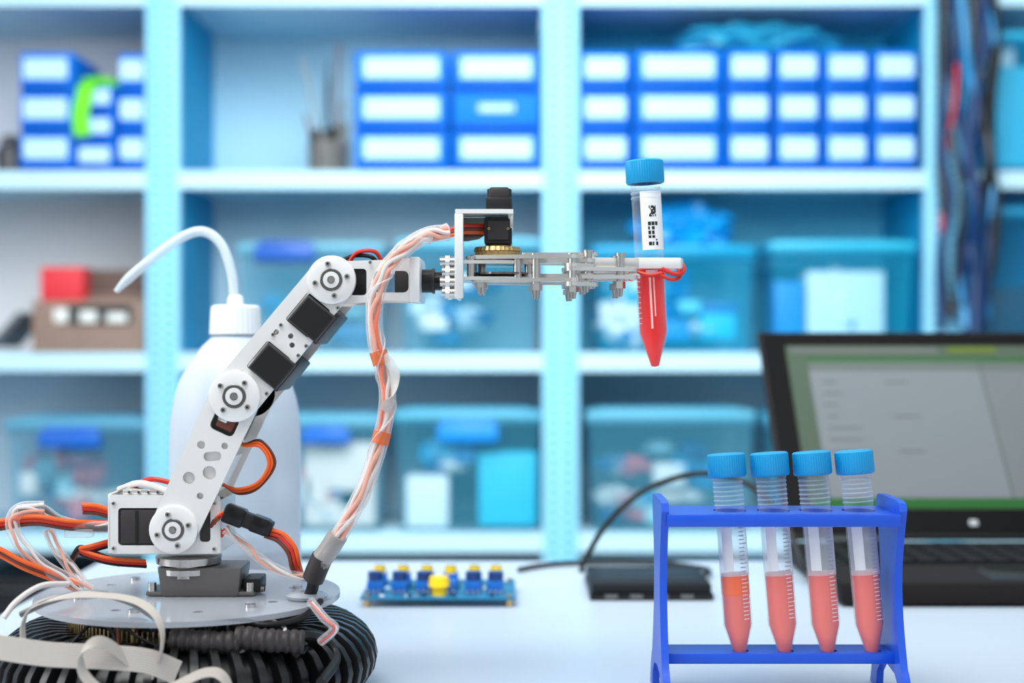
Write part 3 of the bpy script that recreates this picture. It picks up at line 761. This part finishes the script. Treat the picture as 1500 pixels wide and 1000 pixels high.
for sg in (-1,1):
    Y=lambda d:.820+sg*d
    bar(700,Y(.015),838,Y(.025),379,.004); bar(758,Y(.006),862,Y(.017),384,.004); bar(700,Y(.015),838,Y(.025),413,.004); bar(770,Y(.008),862,Y(.017),406,.004)
    bar(838,Y(.025),862,Y(.017),392,.0045); bar(838,Y(.025),866,Y(.017),419,.0045)
    bar(838,Y(.024),925,Y(.013),397,.0042,.0022); bar(852,Y(.019),925,Y(.0125),408,.0042,.0022)
    for px,d,t,bt in ((785,.021,376,415),(838,.025,376,422),(862,.017,370,410),(910,.0145,374,412)): stand(px,Y(d),t,bt)
    nut(785,Y(.021),415,438 if sg<0 else 432); nut(838,Y(.025),420,438); nut(858,Y(.018),412,428); nut(908,Y(.0145),412,434)
    nut(704,Y(.015),413,430)
    b.bb(AX(860),AX(870),Y(.015),Y(.0175),AZ(410),AZ(368),ALUW,bev=.0006)
    ra=Vector((AX(862),Y(.0165),0)); rbb=Vector((AX(935),Y(.0108),0)); d=rbb-ra; an=math.atan2(d.y,d.x)
    mid=(ra+rbb)/2
    for py,hh in ((384,.0060),(403,.0030)):
        b.box((mid.x,mid.y,AZ(py)),(d.length+.004,.0022,hh),ALU,rot=Matrix.Rotation(an,3,'Z'),bev=.0005)
    b.box((AX(965),Y(.0105),AZ(384)),(AX(1000)-AX(930),.0024,.0062),ALUW,bev=.0006)
    b.box((AX(1001),Y(.0065),AZ(384)),(.0022,.0085,.0062),ALUW,rot=Matrix.Rotation(sg*.25,3,'Z'),bev=.0006)
    b.box((AX(930),Y(.0105),AZ(393)),(.004,.0026,.012),ALUW,bev=.0005)
    screw(b,912,386,Y(.0135)-.001,2.6)
bar(770,.812,870,.808,373,.003,.0018); bar(770,.828,870,.832,373,.003,.0018)
t=[A3(972,392,.809),A3(990,400,.809),A3(1003,398,.812),A3(1007,388,.818),A3(1001,379,.824),A3(985,376,.829)]
b.sweep(t,.0013,RED); b.sweep([p+Vector((-.002,0,-.003)) for p in t],.0011,RED)
b.sweep([A3(936,398,.8095),A3(955,402,.808),A3(975,398,.8095)],.0012,RED)
b.done('gripper',rb)
# cables
b=MB()
main=[A3(655,338,.812),A3(628,342,.808),A3(605,356,.798),A3(578,382,.793),A3(560,410,.791),A3(551,450,.79),A3(553,500,.79),A3(565,545,.79),A3(570,580,.79),A3(563,630,.79),A3(545,690,.79),A3(520,745,.79),A3(490,797,.79),A3(462,838,.795)]
b.bundle(main,.0048,[ORG,PEACH,WHW,PEACH,WHW],SLV,1.6,.0012)
# spiral wrap edge
Pm=smooth(main,10); fr=frames(Pm); Q=[]
for i in range((len(Pm)-1)*6):
    i0=i//6; f=i/6-i0; p=fr[i0][0].lerp(fr[i0+1][0],f); a=fr[i0][1];bb_=fr[i0][2]; q=i*.045
    Q.append(p+(a*math.cos(q)+bb_*math.sin(q))*.0050)
b.sweep(Q,.00045,mat('clear_wrap_edge',(240,235,235),.2,alpha=.3),5,raw=True)
for c,ln in ((6.3,.45),(9.0,.35)):
    i=int(c*10); seg=Pm[i:i+int(ln*10)+1]; b.sweep(seg,.0050,mat('orange_tape',(240,115,50),.4,alpha=.6),14,raw=True)
b.ribbon([A3(566,520,.786),A3(582,545,.784),A3(577,580,.785),A3(566,600,.786)],(.3,-.2,1),.006,mat('clear_tag',(220,215,210),.3,alpha=.5),cond=2)
b.sweep([A3(475,812,.793),A3(466,832,.795),A3(460,846,.797)],.0062,SERVO,14)
b.sweep([A3(498,780,.79),A3(484,802,.792),A3(474,815,.793)],.0059,mat('heatshrink_grey',(150,145,142),.4),14)
b.sweep([A3(462,838,.795),A3(458,860,.80),A3(450,880,.80)],.0035,BLK)
for i,m in enumerate((RED,BRN,ORG)):
    b.sweep([A3(632,343+i*3,.81),A3(655,335+i*4,.812),A3(680,328+i*5,.812),A3(712,328+i*5,.815)],.0012,m,8)
for i,m in enumerate((ORG,ORG,BRN)):
    o=i*.0015
    b.sweep([A3(335,625,.812)+Vector((0,o,0)),A3(350,652,.808)+Vector((0,o,0)),A3(378,655,.806)+Vector((0,o,o)),A3(391,680,.806)+Vector((o,o,0)),A3(375,708,.806)+Vector((0,o,-o)),A3(345,718,.808)+Vector((0,o,-o)),A3(318,714,.815)+Vector((0,o,0))],.0009,m,8)
pa,pb_=A3(330,748,.797),A3(400,774,.797); d=pb_-pa; rr=Matrix.Rotation(-math.atan2(d.z,d.x),3,'Y')
b.box((pa+pb_)/2,(d.length,.008,.0085),BLK,rot=rr,bev=.0012); b.box(pa+d*.22,(.012,.0095,.0105),BLKG,rot=rr,bev=.0012); b.box(pa+d*.75,(.010,.009,.0095),BLKG,rot=rr,bev=.001)
for i,m in enumerate((ORG,RED,BRN)):
    o=Vector((-.0018*i,.0,-.0018*i))
    b.sweep([A3(398,774,.797)+o,A3(418,782,.797)+o,A3(433,800,.797)+o,A3(438,825,.80)+o,A3(438,850,.815)+o*.3],.0012,m,8)
    b.sweep([A3(332,748,.797)+o,A3(320,756,.803)+o,A3(316,772,.806)+o,A3(325,782,.806)+o,A3(332,772,.806)+o],.0011,m,8)
b.sweep([A3(330,775,.80),A3(360,800,.80),A3(395,828,.80),A3(440,845,.80),A3(470,840,.805)],.0030,SLV); b.bundle([A3(330,775,.80),A3(360,800,.80),A3(395,828,.80),A3(440,845,.80),A3(470,840,.805)],.0026,[WHW,PEACH],None,2,.0009)
def wires(pts,ms,r=.0013,dz=.0022):
    for i,m in enumerate(ms): b.sweep([p+Vector((0,.001*i,-dz*i)) for p in pts],r,m,8)
wires([A3(-60,775,.80),A3(0,763,.80),A3(50,756,.80),A3(100,765,.805),A3(160,772,.82)],[ORG,RED,BRN])
wires([A3(112,742,.81),A3(135,745,.812),A3(165,760,.82)],[ORG,RED,BRN],.0014)
wires([A3(-60,770,.79),A3(0,795,.79),A3(40,818,.792),A3(80,840,.80),A3(110,858,.805)],[ORG,BRN,ORG])
wires([A3(160,795,.82),A3(125,803,.81),A3(110,808,.81),A3(150,822,.812),A3(200,830,.82)],[ORG,RED,BLK],.0011,.0016)
wires([A3(95,825,.81),A3(108,805,.81),A3(125,812,.812),A3(160,830,.82)],[BLK,BRN],.0012)
b.bundle([A3(60,745,.805),A3(30,746,.80),A3(20,765,.798),A3(32,795,.798),A3(62,828,.80),A3(100,852,.803),A3(128,868,.806)],.0040,[WHW,PEACH],SLV,1,.0009)
b.bundle([A3(155,775,.812),A3(120,775,.81),A3(80,765,.808),A3(55,748,.806),A3(25,748,.80)],.0034,[WHW,SERVO,BLK],SLV,1,.0009)
b.bundle([A3(60,780,.812),A3(75,808,.81),A3(100,838,.808),A3(118,862,.808)],.0033,[PEACH,WHW],SLV,1,.0009)
b.bb(AX(88),AX(130),.806,.812,AZ(790),AZ(778),SLV,bev=.001)
b.lathe([(.004,zt+.001),(.011,zt+.001),(.012,zt+.0025),(.009,zt+.004),(.004,zt+.0045)],ACR,Matrix.Translation((AX(448),.805,0)),32)
b.done('wiring_harness',rb)

# ------------------------------------------------------------------ lights, world, camera
def area(name,loc,tgt,size,e,col=(1,1,1),spread=180):
    l=bpy.data.lights.new(name,'AREA'); l.energy=e; l.size=size; l.color=col; l.spread=math.radians(spread)
    o=bpy.data.objects.new(name,l); sc.collection.objects.link(o); o.location=loc
    o.rotation_euler=(Vector(tgt)-Vector(loc)).to_track_quat('-Z','Y').to_euler()
area('overhead_key_light',(-.5,.2,2.5),(0,1.0,.8),1.2,26,(1,.985,.97))  # added soft key from overhead, no fixture is modelled there
area('shelf_fill_light',(0.1,.9,2.0),(0.1,3.0,1.0),1.4,28,(.80,.96,1),110)  # added fill to brighten the shelf bays, not a lamp in the room
area('left_fill_light',(-2.3,.3,1.5),(0,.9,.9),1.2,22,(1,1,1))  # added light from the left for highlights, the wall has no window
w=bpy.data.worlds.new('room_light'); sc.world=w; w.use_nodes=True
N=w.node_tree.nodes; L=w.node_tree.links; bg=N['Background']
tc=N.new('ShaderNodeTexCoord'); sp=N.new('ShaderNodeSeparateXYZ'); L.new(tc.outputs['Generated'],sp.inputs[0])
mr=N.new('ShaderNodeMapRange'); mr.inputs[1].default_value=-.5; mr.inputs[2].default_value=.6; mr.inputs[3].default_value=.35; mr.inputs[4].default_value=1.0
L.new(sp.outputs[2],mr.inputs[0])
nz=N.new('ShaderNodeTexNoise'); nz.inputs['Scale'].default_value=2.2; nz.inputs['Detail'].default_value=1; L.new(tc.outputs['Generated'],nz.inputs['Vector'])
m2=N.new('ShaderNodeMapRange'); m2.inputs[1].default_value=.38; m2.inputs[2].default_value=.62; m2.inputs[3].default_value=.45; m2.inputs[4].default_value=1.35; L.new(nz.outputs['Fac'],m2.inputs[0])  # invented bright and dark patches, giving the metal contrast to reflect
mm=N.new('ShaderNodeMath'); mm.operation='MULTIPLY'; L.new(mr.outputs[0],mm.inputs[0]); L.new(m2.outputs[0],mm.inputs[1]); L.new(mm.outputs[0],bg.inputs[1])
bg.inputs[0].default_value=(.87,.95,1,1)
cam=bpy.data.cameras.new('camera'); co=bpy.data.objects.new('camera',cam); sc.collection.objects.link(co)
co.location=(0,0,ZC); co.rotation_euler=(math.pi/2,0,0); cam.lens=50; cam.sensor_width=36
cam.clip_start=.05; cam.dof.use_dof=True; cam.dof.focus_distance=.808; cam.dof.aperture_fstop=4.6
sc.camera=co
